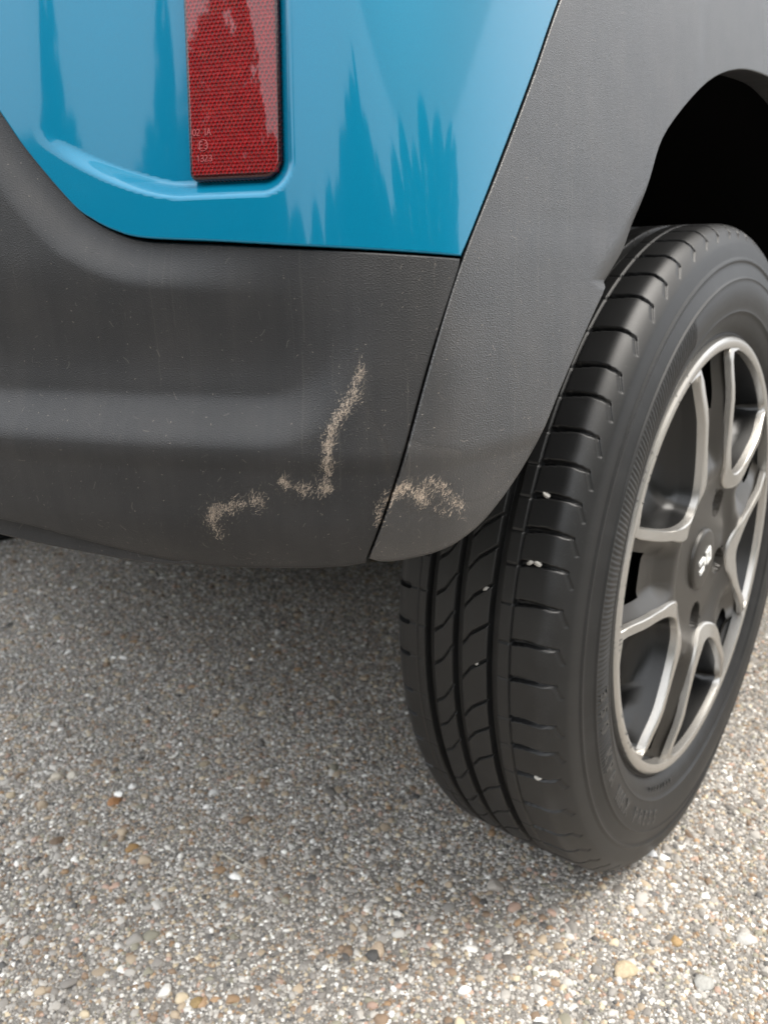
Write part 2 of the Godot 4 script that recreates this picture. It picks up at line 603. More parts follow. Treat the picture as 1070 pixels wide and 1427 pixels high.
func tyre_mesh() -> ArrayMesh:
	var prof := PackedVector2Array()
	for p in [[-0.050, 0.196], [-0.060, 0.203], [-0.069, 0.215], [-0.075, 0.235], [-0.0755, 0.250], [-0.0735, 0.264]]: prof.append(Vector2(p[0], p[1]))
	var first := prof.size()
	var x := -0.0715
	while x < 0.0663:
		prof.append(Vector2(x, crown(x)))
		x += 0.00068
	var last := prof.size()
	for p in [[0.0672, 0.2735], [0.0682, 0.2680], [0.0688, 0.2642], [0.0690, 0.2630], [0.0701, 0.2622], [0.0703, 0.2610], [0.0701, 0.2598], [0.0691, 0.2590], [0.0698, 0.2562], [0.0711, 0.2520], [0.0722, 0.2485], [0.0725, 0.2476], [0.0736, 0.2470], [0.0737, 0.2462], [0.0730, 0.2456], [0.0734, 0.2430], [0.0738, 0.2380], [0.0735, 0.2320], [0.0725, 0.2260], [0.0714, 0.2218], [0.0718, 0.2208], [0.0717, 0.2197], [0.0700, 0.2188], [0.0692, 0.2160], [0.0672, 0.2105], [0.0640, 0.2055], [0.0600, 0.2020], [0.0555, 0.1990]]:
		prof.append(Vector2(p[0], p[1]))
	var turns := PackedFloat32Array()
	var a := -100.0
	while a < 260.0:
		turns.append(a)
		a += 0.165 if a < 105.0 else (0.4 if a < 165.0 else 2.5)
	turns.append(260.0)
	var m := prof.size()
	var rows := turns.size()
	var v := PackedVector3Array()
	v.resize(m * rows)
	var uv := PackedVector2Array()
	uv.resize(m * rows)
	for j in rows:
		var deg := turns[j]
		var near := PackedFloat32Array()
		for k in PITCH:
			if absf(deg - k) < 4.2: near.append(k)
		var s := sin(deg_to_rad(deg))
		var c := cos(deg_to_rad(deg))
		for i in m:
			var p := prof[i]
			var r := p.y
			var px := p.x
			if i >= first and i < last and deg < 166.0:
				r -= tread_cut(p.x, deg, near)
			elif i > last + 14 and i < last + 19 and deg > -26.0 and deg < 62.0:
				px += 0.00028 * sign(sin(deg * TAU * 1.1 + p.y * 900.0))
			var y := HUB_Y + r * s
			if y < 0.005:            # the tyre stands flat on the ground and bulges beside it
				px += (0.005 - y) * 0.35 * signf(px) * smoothstep(0.03, 0.07, absf(px))
				y = 0.005
			elif y < 0.05:
				px += 0.0022 * signf(px) * smoothstep(0.05, 0.0, y) * smoothstep(0.05, 0.07, absf(px))
			v[j * m + i] = Vector3(px, y - HUB_Y, r * c)
			uv[j * m + i] = Vector2(deg / 90.0, float(i) / m)
	var nn := PackedVector3Array()
	nn.resize(m * rows)
	var idx := PackedInt32Array()
	for j in rows:
		var j0 := maxi(j - 1, 0)
		var j1 := mini(j + 1, rows - 1)
		for i in m:
			var du := v[j * m + mini(i + 1, m - 1)] - v[j * m + maxi(i - 1, 0)]
			var dv := v[j1 * m + i] - v[j0 * m + i]
			nn[j * m + i] = du.cross(dv).normalized()
	for j in rows - 1:
		for i in m - 1:
			var q := j * m + i
			idx.append_array([q, q + m, q + 1, q + 1, q + m, q + m + 1])
	return commit(v, nn, idx, uv)

# one of the five shield-shaped windows: (across, out along the spoke), scaled round its middle
func shield(grow: float) -> Array:
	var base := [Vector2(-0.0722, 0.1715), Vector2(-0.0475, 0.1285), Vector2(-0.0300, 0.1040), Vector2(-0.0130, 0.0885), Vector2(0.0, 0.0845), Vector2(0.0130, 0.0885), Vector2(0.0300, 0.1040), Vector2(0.0475, 0.1285), Vector2(0.0722, 0.1715)]
	var low := spline(base, 5)
	var pts := PackedVector2Array(low)
	var a1 := atan2(0.0722, 0.1715)
	for k in range(1, 14):
		var a := lerpf(a1, -a1, k / 14.0)
		var r := 0.1890
		var e := minf(k, 14 - k)
		if e < 2.0: r -= 0.0006
		pts.append(Vector2(sin(a), cos(a)) * r)
	var n := pts.size()
	var out := []
	for i in n:
		var t0 := (pts[i] - pts[(i - 1 + n) % n]).normalized()
		var t1 := (pts[(i + 1) % n] - pts[i]).normalized()
		var o := (Vector2(t0.y, -t0.x) + Vector2(t1.y, -t1.x)).normalized()
		out.append(pts[i] + o * grow * (1.0 + (0.75 * smoothstep(0.118, 0.088, pts[i].y) if grow > 0.0 else 0.0)))
	return out

func cover_height(r: float) -> float:      # the cover bulges between rim and hub
	return 0.0660 + 0.0045 * smoothstep(0.185, 0.145, r) - 0.0075 * smoothstep(0.090, 0.060, r)

func place_shield(pts: Array, turn: float, drop: float, at_height := true) -> Array:
	var out := []
	for p: Vector2 in pts:
		var x := (cover_height(p.length()) if at_height else 0.0) + drop - 0.0022 * smoothstep(0.1885, 0.191, p.length())
		var a := turn - atan2(p.x, p.y)
		out.append(Vector3(x, p.length() * sin(a), p.length() * cos(a)))
	return out

func bend_text(txt: String, size: float, depth: float, deg0: float, per_char: float, radius: float, lay: Callable) -> ArrayMesh:
	var st := SurfaceTool.new()
	st.begin(Mesh.PRIMITIVE_TRIANGLES)
	var f := SystemFont.new()
	f.font_names = PackedStringArray(["Droid Sans"])
	f.font_weight = 700
	for k in txt.length():
		if txt[k] == " ": continue
		var tm := TextMesh.new()
		tm.font = f
		tm.text = txt[k]
		tm.font_size = 32
		tm.pixel_size = size / 24.0
		tm.depth = depth
		tm.curve_step = 2.0
		st.append_from(tm, 0, lay.call(deg0 + per_char * k, radius))
	return st.commit()

func build_wheel(car: Node3D, called: String) -> Node3D:
	var wheel := Node3D.new()
	wheel.name = called
	car.add_child(wheel, true)
	var tyre := obj("tyre", tyre_mesh(), mats.rubber, wheel)
	# raised sidewall lettering, tops towards the hub
	var lay := func(deg: float, radius: float) -> Transform3D:
		var a := deg_to_rad(deg)
		var up := Vector3(0, -sin(a), -cos(a))
		var out := Vector3(1, 0, 0)
		return Transform3D(Basis(up.cross(out), up, out), Vector3(0.0731, radius * sin(a), radius * cos(a)))
	obj("sidewall_lettering", bend_text("350 KPA MAX PRESS", 0.0130, 0.0017, -9.0, -3.55, 0.2345, lay), mats.rubber_mark, wheel)
	var lay2 := func(deg: float, radius: float) -> Transform3D:
		var t: Transform3D = lay.call(deg, radius)
		t.origin.x = 0.0681
		return t
	obj("sidewall_lettering", bend_text("TUBELESS", 0.0060, 0.0010, -62.0, -2.3, 0.2120, lay2), mats.rubber_mark, wheel)
	# steel rim behind the cover
	obj("steel_rim", lathe([Vector2(-0.055, 0.196), Vector2(-0.05, 0.180), Vector2(0.005, 0.165), Vector2(0.005, 0.165), Vector2(0.012, 0.100), Vector2(0.030, 0.070), Vector2(0.030, 0.0), ], 96), mats.steel, wheel)
	obj("rim_flange", lathe([Vector2(0.050, 0.197), Vector2(0.056, 0.2035), Vector2(0.056, 0.2035), Vector2(0.0605, 0.2035), Vector2(0.0615, 0.2015), Vector2(0.060, 0.199), Vector2(0.052, 0.188), Vector2(0.020, 0.176), Vector2(0.005, 0.165)], 160), mats.steel, wheel)
	# silver outer ring of the cover
	obj("cover_ring", lathe([Vector2(0.0450, 0.1975), Vector2(0.0545, 0.1990), Vector2(0.0625, 0.1995), Vector2(0.0650, 0.1988), Vector2(0.0650, 0.1988), Vector2(0.0664, 0.1968), Vector2(0.0664, 0.1968), Vector2(0.0667, 0.1950), Vector2(0.0665, 0.1912), Vector2(0.0658, 0.1898), Vector2(0.0658, 0.1898), Vector2(0.0560, 0.1890)], 240), mats.silver, wheel)
	# dark dished plate between the windows, from the hub out to the ring
	var v := PackedVector3Array()
	var nn := PackedVector3Array()
	var idx := PackedInt32Array()
	var rs := []
	var r := 0.016
	while r < 0.1895:
		rs.append(r); r += 0.0018
	rs.append(0.1895)
	var steps := 480
	var dish := func(rr: float, deg: float) -> float:
		# channel between two windows sinks towards the ring
		var rel := absf(fposmod(deg + 27.0 + 36.0, 72.0) - 36.0)       # 0 on a window's middle, 36 in a channel
		var mid := smoothstep(20.0, 31.0, rel)
		var sink := 0.013 * smoothstep(0.075, 0.115, rr) * mid
		var h := cover_height(rr) - 0.0022 - sink
		# lug recesses
		for k in 3:
			var b := deg_to_rad(125.0 + 72.0 * k)
			var d := Vector2(rr * sin(deg_to_rad(deg)) - 0.0565 * sin(b), rr * cos(deg_to_rad(deg)) - 0.0565 * cos(b)).length()
			h -= 0.036 * (1.0 - smoothstep(0.0108, 0.0128, d))
		return h
	var shape := PackedVector2Array(shield(0.0012))
	for k in steps:
		for q in rs: v.append(Vector3.ZERO)
	var gone := PackedByteArray()
	gone.resize(steps * rs.size())
	for k in steps:
		var deg := 360.0 * k / steps
		for i in rs.size():
			var rr: float = rs[i]
			var h: float = dish.call(rr, deg)
			v[k * rs.size() + i] = Vector3(h, rr * sin(deg_to_rad(deg)), rr * cos(deg_to_rad(deg)))
			var e := 0.0009
			var da := rad_to_deg(e / rr)
			var dr: float = (dish.call(rr + e, deg) - h) / e
			var dt: float = (dish.call(rr, deg + da) - h) / e
			var s := sin(deg_to_rad(deg))
			var c := cos(deg_to_rad(deg))
			nn.append(Vector3(1, -dr * s - dt * c, -dr * c + dt * s).normalized())
			var rel := deg_to_rad(fposmod(deg + 27.0 + 36.0, 72.0) - 36.0)
			var p := Vector2(sin(rel), cos(rel)) * rr
			var hole := absf(absf(rad_to_deg(rel)) - 36.0) < 7.0 and rr > 0.140 and rr < 0.181
			gone[k * rs.size() + i] = 1 if Geometry2D.is_point_in_polygon(p, shape) or hole else 0
	for k in steps:
		var k1 := (k + 1) % steps
		for i in rs.size() - 1:
			var a := k * rs.size() + i
			var b := k1 * rs.size() + i
			if gone[a] or gone[a + 1] or gone[b] or gone[b + 1]: continue
			idx.append_array([a, a + 1, b, a + 1, b + 1, b])
	obj("hub_plate", commit(v, nn, idx), mats.cover_grey, wheel)
	# five windows: silver trim round each, dark pocket behind it with a hole to the rim
	for k in 5:
		var turn := deg_to_rad(45.0 - 72.0 * k)
		var trim := loft([place_shield(shield(0.0086), turn, -0.0050), place_shield(shield(0.0082), turn, -0.0002), place_shield(shield(0.0075), turn, 0.0006), place_shield(shield(0.0006), turn, 0.0006), place_shield(shield(0.0), turn, -0.0004), place_shield(shield(-0.0010), turn, -0.006)], true, false)
		obj("window_trim", trim, mats.silver, wheel)
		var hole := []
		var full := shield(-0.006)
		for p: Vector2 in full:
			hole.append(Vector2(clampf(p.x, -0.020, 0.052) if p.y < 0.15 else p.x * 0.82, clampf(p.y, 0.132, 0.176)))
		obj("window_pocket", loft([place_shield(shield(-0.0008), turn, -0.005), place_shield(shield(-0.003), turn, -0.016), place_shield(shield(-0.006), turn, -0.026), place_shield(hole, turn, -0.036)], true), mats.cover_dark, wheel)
	# centre cap with its emblem
	var cap := obj("centre_cap", lathe([Vector2(0.050, 0.0290), Vector2(0.0622, 0.0290), Vector2(0.0640, 0.0278), Vector2(0.0648, 0.0255), Vector2(0.0652, 0.012), Vector2(0.0652, 0.0)], 72), mats.cover_grey, wheel)
	cap.set_meta("label", "round centre cap with a pale two-piece emblem")
	var em := SurfaceTool.new()
	em.begin(Mesh.PRIMITIVE_TRIANGLES)
	var turn_em := Basis(Vector3.RIGHT, deg_to_rad(21.0))
	for b in [[0.0105, 0.0052, 0.0105, 0.0042], [0.0105, -0.0052, 0.0105, 0.0042], [0.0030, 0.0, 0.0046, 0.0070], [-0.0080, 0.0056, 0.0095, 0.0036], [-0.0080, -0.0056, 0.0095, 0.0036], [-0.0115, 0.0, 0.0036, 0.0082], [-0.0035, 0.0, 0.0040, 0.0140]]:
		em.append_from(box(Vector3(0.0016, b[3], b[2]), 0.0003), 0, Transform3D(turn_em, turn_em * Vector3(0.0656, b[1], b[0])))
	obj("emblem", em.commit(), mats.emblem, wheel)
	# rubber moulding hairs lying across the ring
	for d in [61.0, 54.0, 38.5, 34.0, 32.0, 27.5, 16.5, 14.6, 9.5, 6.5, 0.0, -3.2, -4.4, -5.8, -25.0, -32.0, -36.0, -38.5]:
		var a := deg_to_rad(d)
		var length := 0.011 + 0.003 * sin(d * 3.7)
		var bar := CylinderMesh.new()
		bar.top_radius = 0.0002; bar.bottom_radius = 0.00038; bar.height = length; bar.radial_segments = 5; bar.rings = 0
		var h := obj("moulding_hair", bar, mats.rubber, wheel)
		h.transform = Transform3D(Basis(Vector3.RIGHT, -a + PI / 2.0 + 0.08 * sin(d)) * Basis(Vector3.BACK, deg_to_rad(14.0)), Vector3(0.0658, 0.1965 * sin(a), 0.1965 * cos(a)))
	wheel.position = Vector3(0, HUB_Y, 0)
	return wheel

# ---------------------------------------------------------------- ground

func stone(seed_: int, fine: bool, squash: float, angular: float) -> ArrayMesh:
	var r := RandomNumberGenerator.new()
	r.seed = seed_
	var s := SphereMesh.new()
	s.radius = 0.5; s.height = 1.0
	s.radial_segments = 12 if fine else 6
	s.rings = 6 if fine else 3
	var a := s.get_mesh_arrays()
	var v: PackedVector3Array = a[Mesh.ARRAY_VERTEX]
	var cuts := []
	for k in (9 if fine else 6):
		var d := Vector3(r.randfn(), r.randfn() * 0.7, r.randfn()).normalized()
		cuts.append([d, r.randf_range(0.26, 0.44)])
	var n := noise(seed_, 1.3)
	for i in v.size():
		var p := v[i]
		p *= 1.0 + 0.22 * n.get_noise_3dv(p * 1.4)
		for c in cuts:
			var over: float = p.dot(c[0]) - c[1]
			if over > 0.0: p -= c[0] * over * angular
		v[i] = Vector3(p.x, p.y * squash, p.z)
	var st := SurfaceTool.new()
	st.begin(Mesh.PRIMITIVE_TRIANGLES)
	var idx: PackedInt32Array = a[Mesh.ARRAY_INDEX]
	st.set_smooth_group(0)
	for i in idx: st.add_vertex(v[i])
	st.index()
	st.generate_normals()
	return st.commit()

const STONES := [[0.335, 0.315, 0.288], [0.23, 0.213, 0.193], [0.45, 0.425, 0.39], [0.60, 0.58, 0.54], [0.80, 0.785, 0.75], [0.36, 0.29, 0.21], [0.31, 0.205, 0.12], [0.22, 0.155, 0.105], [0.10, 0.096, 0.092], [0.40, 0.28, 0.22], [0.26, 0.245, 0.19], [0.50, 0.42, 0.30]]

func stone_tone(weights: Array) -> Color:
	var total := 0.0
	for w in weights: total += w
	var t := rng.randf() * total
	var k := 0
	while k < weights.size() - 1 and t > weights[k]:
		t -= weights[k]
		k += 1
	var c: Array = STONES[k]
	var s := rng.randf_range(0.78, 1.2)
	return Color(c[0] * s, c[1] * s, c[2] * s)

func in_view(x: float, z: float, margin: float) -> bool:
	# the strip of ground that a person standing behind the car's corner looks at
	var d := Vector2(x - 0.27, z - 0.72).rotated(0.0)
	var f := Vector2(-0.63, -0.777)
	var along := d.dot(f)
	var across := absf(d.dot(Vector2(0.777, -0.63)))
	return along > 0.40 - margin and along < 1.75 + margin and across < 0.12 + along * 0.52 + margin

func scatter(called: String, mesh: Mesh, count: int, lo: float, hi: float, weights: Array, margin: float, sink: float, ground: Node3D, thin := 1.0, hollow := -1.0) -> void:
	var mm := MultiMesh.new()
	mm.transform_format = MultiMesh.TRANSFORM_3D
	mm.use_colors = true
	mm.mesh = mesh
	var xf := []
	var cs := []
	while xf.size() < count:
		var x := rng.randf_range(-1.75, 0.95) if hollow < 0.0 else rng.randf_range(-2.8, 1.9)
		var z := rng.randf_range(-1.15, 1.0) if hollow < 0.0 else rng.randf_range(-2.4, 1.7)
		if not in_view(x, z, margin) or hollow > 0.0 and in_view(x, z, hollow): continue
		var far := Vector2(x - 0.27, z - 0.72).length()
		if far > 0.85 and rng.randf() > pow(0.85 / far, thin): continue
		var s := lo + (hi - lo) * pow(rng.randf(), 2.0)
		var b := Basis(Vector3.UP, rng.randf() * TAU) * Basis(Vector3.RIGHT, rng.randfn(0.0, 0.3)) * Basis.from_scale(Vector3(s * rng.randf_range(0.85, 1.4), s * rng.randf_range(0.7, 1.1), s))
		xf.append(Transform3D(b, Vector3(x, s * rng.randf_range(-sink, sink * 0.3), z)))
		cs.append(stone_tone(weights))
	mm.instance_count = count
	for i in count:
		mm.set_instance_transform(i, xf[i])
		mm.set_instance_color(i, cs[i])
	var o := MultiMeshInstance3D.new()
	o.name = called
	o.multimesh = mm
	o.material_override = mats.stone
	ground.add_child(o, true)
	o.set_meta("kind", "stuff")

func build_ground() -> void:
	var plane := PlaneMesh.new()
	plane.size = Vector2(160, 160)
	var ground := obj("ground", plane, mats.concrete)
	tag(ground, "grey exposed-aggregate concrete full of small river pebbles under the car", "", "", "structure")
	rng.seed = 4242
	var grey := [34, 27, 23, 11, 5, 11, 2, 7, 7, 3, 6, 4]
	var brown := [20, 18, 12, 7, 3, 13, 6, 11, 5, 5, 6, 6]
	for k in 3: scatter("sand_grains", stone(100 + k, false, 0.75, 0.9), 110000, 0.0019, 0.0050, grey, 0.14, 0.12, ground, 1.3)
	for k in 3: scatter("fine_pebbles", stone(110 + k, false, 0.7, 0.8), 12000, 0.0046, 0.0088, brown, 0.2, 0.16, ground, 0.6)
	for k in 3: scatter("small_pebbles", stone(120 + k, true, 0.62, 0.75), 1000, 0.0090, 0.0140, brown, 0.3, 0.2, ground)
	for k in 2: scatter("outer_grains", stone(130 + k, false, 0.75, 0.9), 90000, 0.0030, 0.0080, grey, 1.1, 0.12, ground, 0.5, 0.14)
	# the largest pebbles, one by one
	var kinds := []
	for k in 8: kinds.append(stone(140 + k, true, 0.6, 0.8))
	var tones := []
	for k in 14:
		var m := StandardMaterial3D.new()
		m.resource_name = "pebble_stone"
		var c := stone_tone(brown)
		m.albedo_color = c.linear_to_srgb()
		m.albedo_texture = mats.stone_grain
		m.uv1_triplanar = true
		m.uv1_scale = Vector3(0.8, 0.8, 0.8)
		m.roughness = 0.75
		tones.append(m)
	var put := 0
	while put < 290:
		var x := rng.randf_range(-1.3, 0.7)
		var z := rng.randf_range(-0.7, 0.95)
		if not in_view(x, z, 0.06): continue
		var p := obj("pebble", kinds[rng.randi() % 8], tones[rng.randi() % 14], ground)
		var s := 0.0085 + 0.0085 * pow(rng.randf(), 2.2)
		p.transform = Transform3D(Basis(Vector3.UP, rng.randf() * TAU) * Basis(Vector3.RIGHT, rng.randfn(0.0, 0.15)) * Basis.from_scale(Vector3(s * rng.randf_range(1.0, 1.5), s, s)), Vector3(x, -s * rng.randf_range(0.02, 0.16), z))
		put += 1
	# pebbles that stand out in the place
	for q in [[0.098, 0.207, 0.019, Color(0.50, 0.41, 0.28)], [0.150, 0.180, 0.017, Color(0.40, 0.40, 0.38)], [0.164, 0.113, 0.017, Color(0.62, 0.61, 0.58)], [0.048, 0.082, 0.014, Color(0.55, 0.40, 0.20)], [0.118, 0.150, 0.012, Color(0.42, 0.28, 0.13)], [-0.495, 0.349, 0.017, Color(0.66, 0.60, 0.50)], [-0.485, 0.335, 0.014, Color(0.62, 0.58, 0.5)], [-0.408, 0.334, 0.016, Color(0.38, 0.19, 0.08)], [-0.330, 0.365, 0.012, Color(0.36, 0.22, 0.09)], [-0.068, 0.313, 0.016, Color(0.60, 0.48, 0.36)], [-0.142, 0.436, 0.011, Color(0.34, 0.24, 0.11)], [0.062, 0.06, 0.014, Color(0.72, 0.74, 0.76)], [-0.03, 0.19, 0.016, Color(0.50, 0.46, 0.41)]]:
		var m := StandardMaterial3D.new()
		m.resource_name = "pebble_stone"
		m.albedo_color = (q[3] as Color).linear_to_srgb()
		m.albedo_texture = mats.stone_grain
		m.uv1_triplanar = true
		m.uv1_scale = Vector3(0.8, 0.8, 0.8)
		m.roughness = 0.7
		var p := obj("pebble", kinds[rng.randi() % 8], m, ground)
		p.transform = Transform3D(Basis(Vector3.UP, rng.randf() * TAU) * Basis.from_scale(Vector3(q[2] * 1.2, q[2] * 0.9, q[2])), Vector3(q[0], q[2] * 0.05, q[1]))

# ---------------------------------------------------------------- trees out of view: some mirrored in the paint, some added for shade

func tree(at: Vector3, tall: float, wide: float, conifer: bool, seed_: int, label: String) -> void:
	var t := Node3D.new()
	t.name = "unseen_conifer" if conifer else "unseen_leafy_tree"
	add_child(t, true)
	t.position = at
	tag(t, label, "tree", "conifers mirrored in the paint" if conifer else ("added trees beyond the car" if label.contains("beyond") else "leafy trees mirrored in the paint"))
	var trunk := CylinderMesh.new()
	trunk.bottom_radius = tall * 0.024; trunk.top_radius = tall * 0.006; trunk.height = tall * 0.9; trunk.radial_segments = 10
	obj("trunk", trunk, mats.bark, t).position.y = tall * 0.45
	var r := RandomNumberGenerator.new()
	r.seed = seed_
	var leaf := box(Vector3(0.24, 0.02, 0.12), 0.0)
	var mm := MultiMesh.new()
	mm.transform_format = MultiMesh.TRANSFORM_3D
	mm.use_colors = true
	mm.mesh = leaf
	mm.instance_count = 4200
	var n := noise(seed_, 0.45)
	var i := 0
	while i < mm.instance_count:
		var h := r.randf()
		var edge := (1.0 - h) * 0.95 + 0.05 if conifer else sqrt(maxf(0.0, 1.0 - pow(2.0 * h - 0.9, 2.0) / 1.21))
		var a := r.randf() * TAU
		var q := sqrt(r.randf())
		var p := Vector3(cos(a) * q * edge * wide, tall * (0.12 + 0.88 * h), sin(a) * q * edge * wide)
		if n.get_noise_3dv(p) < -0.22 + 0.10 * (1.0 - q): continue
		mm.set_instance_transform(i, Transform3D(Basis.from_euler(Vector3(r.randf() * TAU, r.randf() * TAU, r.randf() * TAU)).scaled(Vector3.ONE * r.randf_range(0.7, 1.6)), p))
		var s := r.randf_range(0.6, 1.3)
		mm.set_instance_color(i, Color(0.045 * s, 0.075 * s, 0.03 * s))
		i += 1
	var c := MultiMeshInstance3D.new()
	c.name = "crown"
	c.multimesh = mm
	c.material_override = mats.leaf
	t.add_child(c, true)

# ---------------------------------------------------------------- car

func build_car() -> void:
	make_planes()
	blue_edge = spline(uy([[0.20, 0.700], [0.29, 0.642], [0.3732, 0.5894], [0.4004, 0.5731], [0.4414, 0.5529], [0.4620, 0.5463], [0.4827, 0.5419], [0.5100, 0.5388], [0.5755, 0.5369], [0.6473, 0.5346], [0.7140, 0.5328], [0.7793, 0.5314]]), 4)
	var arch_pts := [[0.7068, 0.4066], [0.7245, 0.4066], [0.7613, 0.4098], [0.7862, 0.4136], [0.8159, 0.4212], [0.8672, 0.4421], [0.9310, 0.4789], [1.0118, 0.5165], [1.0933, 0.5431], [1.1522, 0.5790], [1.2199, 0.6091], [1.4088, 0.6460], [1.6092, 0.6659], [1.8198, 0.6740]]
	for a in [95.0, 105.0, 115.0, 125.0, 135.0, 145.0, 155.0, 165.0, 175.0]:
		arch_pts.append([atan2(0.327, 0.394 * cos(deg_to_rad(a)) - AXIS.y), HUB_Y + 0.394 * sin(deg_to_rad(a))])
	arch_edge = spline(uy(arch_pts), 5)
	var gap := [[0.6963, 0.4085], [0.7188, 0.4419], [0.7488, 0.4924], [0.7793, 0.5316], [0.8248, 0.5724], [0.8706, 0.6109], [0.9127, 0.6452]]
	var car := Node3D.new()
	car.name = "car"
	add_child(car, true)
	tag(car, "blue hatchback with scuffed grey plastic cladding round its rear right corner", "car")
	# painted bumper corner
	var gap_up := spline(uy(gap.slice(3) + [[0.98, 0.690], [1.10, 0.735]]), 6)
	var blue := join([spline(uy([[0.20, 0.7004], [0.29, 0.6424], [0.3732, 0.5898], [0.4004, 0.5735], [0.4414, 0.5533], [0.4620, 0.5467], [0.4827, 0.5423], [0.5100, 0.5392], [0.5755, 0.5373], [0.6473, 0.5350], [0.7140, 0.5332], [0.7775, 0.5318]]), 6),
		shift(gap_up, Vector2(-0.0007, 0.0003)), [Vector2(1.0992 * RM, 0.80), Vector2(0.20 * RM, 0.80)]])
	obj("painted_bumper", panel(blue, paint_form, 0.0011, 0.0011, 0.0, 0.0009, 0.012, WEAR_AT, WEAR_SPAN), mats.paint, car)
	# grey bumper
	var gap_low := spline(uy(gap.slice(0, 4)), 6)
	gap_low.reverse()
	var bottom := spline(uy([[0.6950, 0.4060], [0.6600, 0.4030], [0.5978, 0.4002], [0.5440, 0.3994], [0.4944, 0.4028], [0.4194, 0.4094], [0.3800, 0.4134], [0.3386, 0.4160], [0.20, 0.424]]), 6)
	var grey := join([bottom, [Vector2(0.20 * RM, 0.698)], spline(uy([[0.20, 0.6994], [0.29, 0.6414], [0.3732, 0.5889], [0.4004, 0.5726], [0.4414, 0.5524], [0.4620, 0.5458], [0.4827, 0.5414], [0.5100, 0.5383], [0.5755, 0.5364], [0.6473, 0.5341], [0.7140, 0.5323], [0.7765, 0.5309]]), 6), shift(gap_low, Vector2(-0.0004, -0.0001)).slice(1)])
	var clad := obj("bumper_cladding", panel(grey, grey_form, 0.0018, 0.0018, 0.0, 0.0009, 0.012, WEAR_AT, WEAR_SPAN), mats.cladding, car)
	clad.set_meta("label", "grained grey plastic bumper corner with pale scrapes low down")
	# the same bumper on towards the middle of the car, and the panel above
	var mid_line := [[-0.90, 0.775], [-0.30, 0.770], [0.00, 0.757], [0.12, 0.735], [0.1985, 0.7015]]
	var mid_blue := join([spline(uy(mid_line), 5), [Vector2(0.1985 * RM, 0.95), Vector2(-0.90 * RM, 0.95)]])
	obj("rear_panel", panel(mid_blue, flat, 0.008, 0.008, 0.0, 0.0009, 0.012, WEAR_AT, WEAR_SPAN), mats.paint, car)
	var mid_grey := join([spline(uy([[0.1985, 0.424], [0.0, 0.430], [-0.90, 0.430]]), 6), shift(spline(uy(mid_line), 5), Vector2(0, -0.0012))])
	obj("bumper_centre", panel(mid_grey, grey_form, 0.006, 0.004, 0.0, 0.0009, 0.012, WEAR_AT, WEAR_SPAN), mats.clean, car)
	var corner := PackedVector2Array([Vector2(0.20 * RM, 0.8012), Vector2(1.0992 * RM, 0.8012), Vector2(1.0992 * RM, 0.95), Vector2(0.20 * RM, 0.95)])
	obj("rear_corner_panel", panel(corner, flat, 0.008, 0.008, 0.0, 0.0009, 0.012, WEAR_AT, WEAR_SPAN), mats.paint, car)
	# lower lip under the bumper
	var lip := join([spline(uy([[0.20, 0.408], [0.3361, 0.4030], [0.4181, 0.4000], [0.50, 0.3985], [0.545, 0.4025], [0.60, 0.412]]), 6), [Vector2(0.60 * RM, 0.425), Vector2(0.20 * RM, 0.440)]])
	obj("bumper_lip", panel(lip, flat, 0.006, 0.004, -0.0135, 0.0015, 0.02, WEAR_AT, WEAR_SPAN), mats.cladding, car)
	# wheel-arch trim
	var gap_all := spline(uy(gap + [[0.98, 0.690], [1.10, 0.731], [1.30, 0.763], [1.57, 0.775], [1.85, 0.768], [2.10, 0.735], [2.30, 0.680], [2.45, 0.60], [2.56, 0.50], [2.66, 0.31]]), 6)
	gap_all.reverse()
	var arch := join([arch_edge, shift(gap_all, Vector2(0.0004, 0.0))])
	var trim := obj("wheel_arch_trim", panel(arch, arch_form, 0.0019, 0.0019, 0.0003, 0.0011, 0.022, WEAR_AT, WEAR_SPAN), mats.arch, car)
	trim.set_meta("label", "grained grey wheel-arch trim with dust and a scrape at its foot")
	# reflector in its pocket
	var glass := rounded([0.2482, 0.5600, 0.2845, 0.715], [0.0035, 0.0075, 0.004, 0.004])
	var refl := obj("rear_reflector", panel(glass, flat, 0.003, 0.004, -0.0040, 0.0017, 0.006, Vector2(0.2482, 0.5600), 0.0363), mats.reflector, car)
	refl.set_meta("label", "red honeycomb rear reflector")
	var mark := SurfaceTool.new()
	mark.begin(Mesh.PRIMITIVE_TRIANGLES)
	var sans := SystemFont.new()
	sans.font_names = PackedStringArray(["Droid Sans"])
	for t in [["02  IA", 0.2540, 0.5778, 0.0021], ["E", 0.2535, 0.5732, 0.0026], ["3", 0.2556, 0.5728, 0.0018], ["1323", 0.2547, 0.5683, 0.0020]]:
		var tm := TextMesh.new()
		tm.font = sans
		tm.text = t[0]
		tm.font_size = 32
		tm.pixel_size = t[3] / 24.0
		tm.depth = 0.00012
		mark.append_from(tm, 0, reflector_place(t[1], t[2]))
	var ring := TorusMesh.new()
	ring.inner_radius = 0.00190; ring.outer_radius = 0.00215; ring.rings = 40; ring.ring_segments = 6
	mark.append_from(ring, 0, reflector_place(0.2543, 0.5731) * Transform3D(Basis(Vector3.RIGHT, PI / 2.0), Vector3.ZERO))
	obj("approval_mark", mark.commit(), mats.mark, refl)
	# what lies behind the panels: dark carrier, wheel house, floor
	var back := []
	for j in 9:
		var row := []
		for i in 60:
			var y := lerpf(0.425, 0.80, j / 8.0)
			row.append(body(lerpf(0.06, RM * (0.73 + 1.25 * (y - 0.425)), i / 59.0), y, -0.024))
		back.append(row)
	obj("bumper_carrier", loft(back, false), mats.black, car)
	build_wheel_house(car)
	var under := obj("underbody", box(Vector3(1.16, 0.12, 3.2), 0.02), mats.black, car)
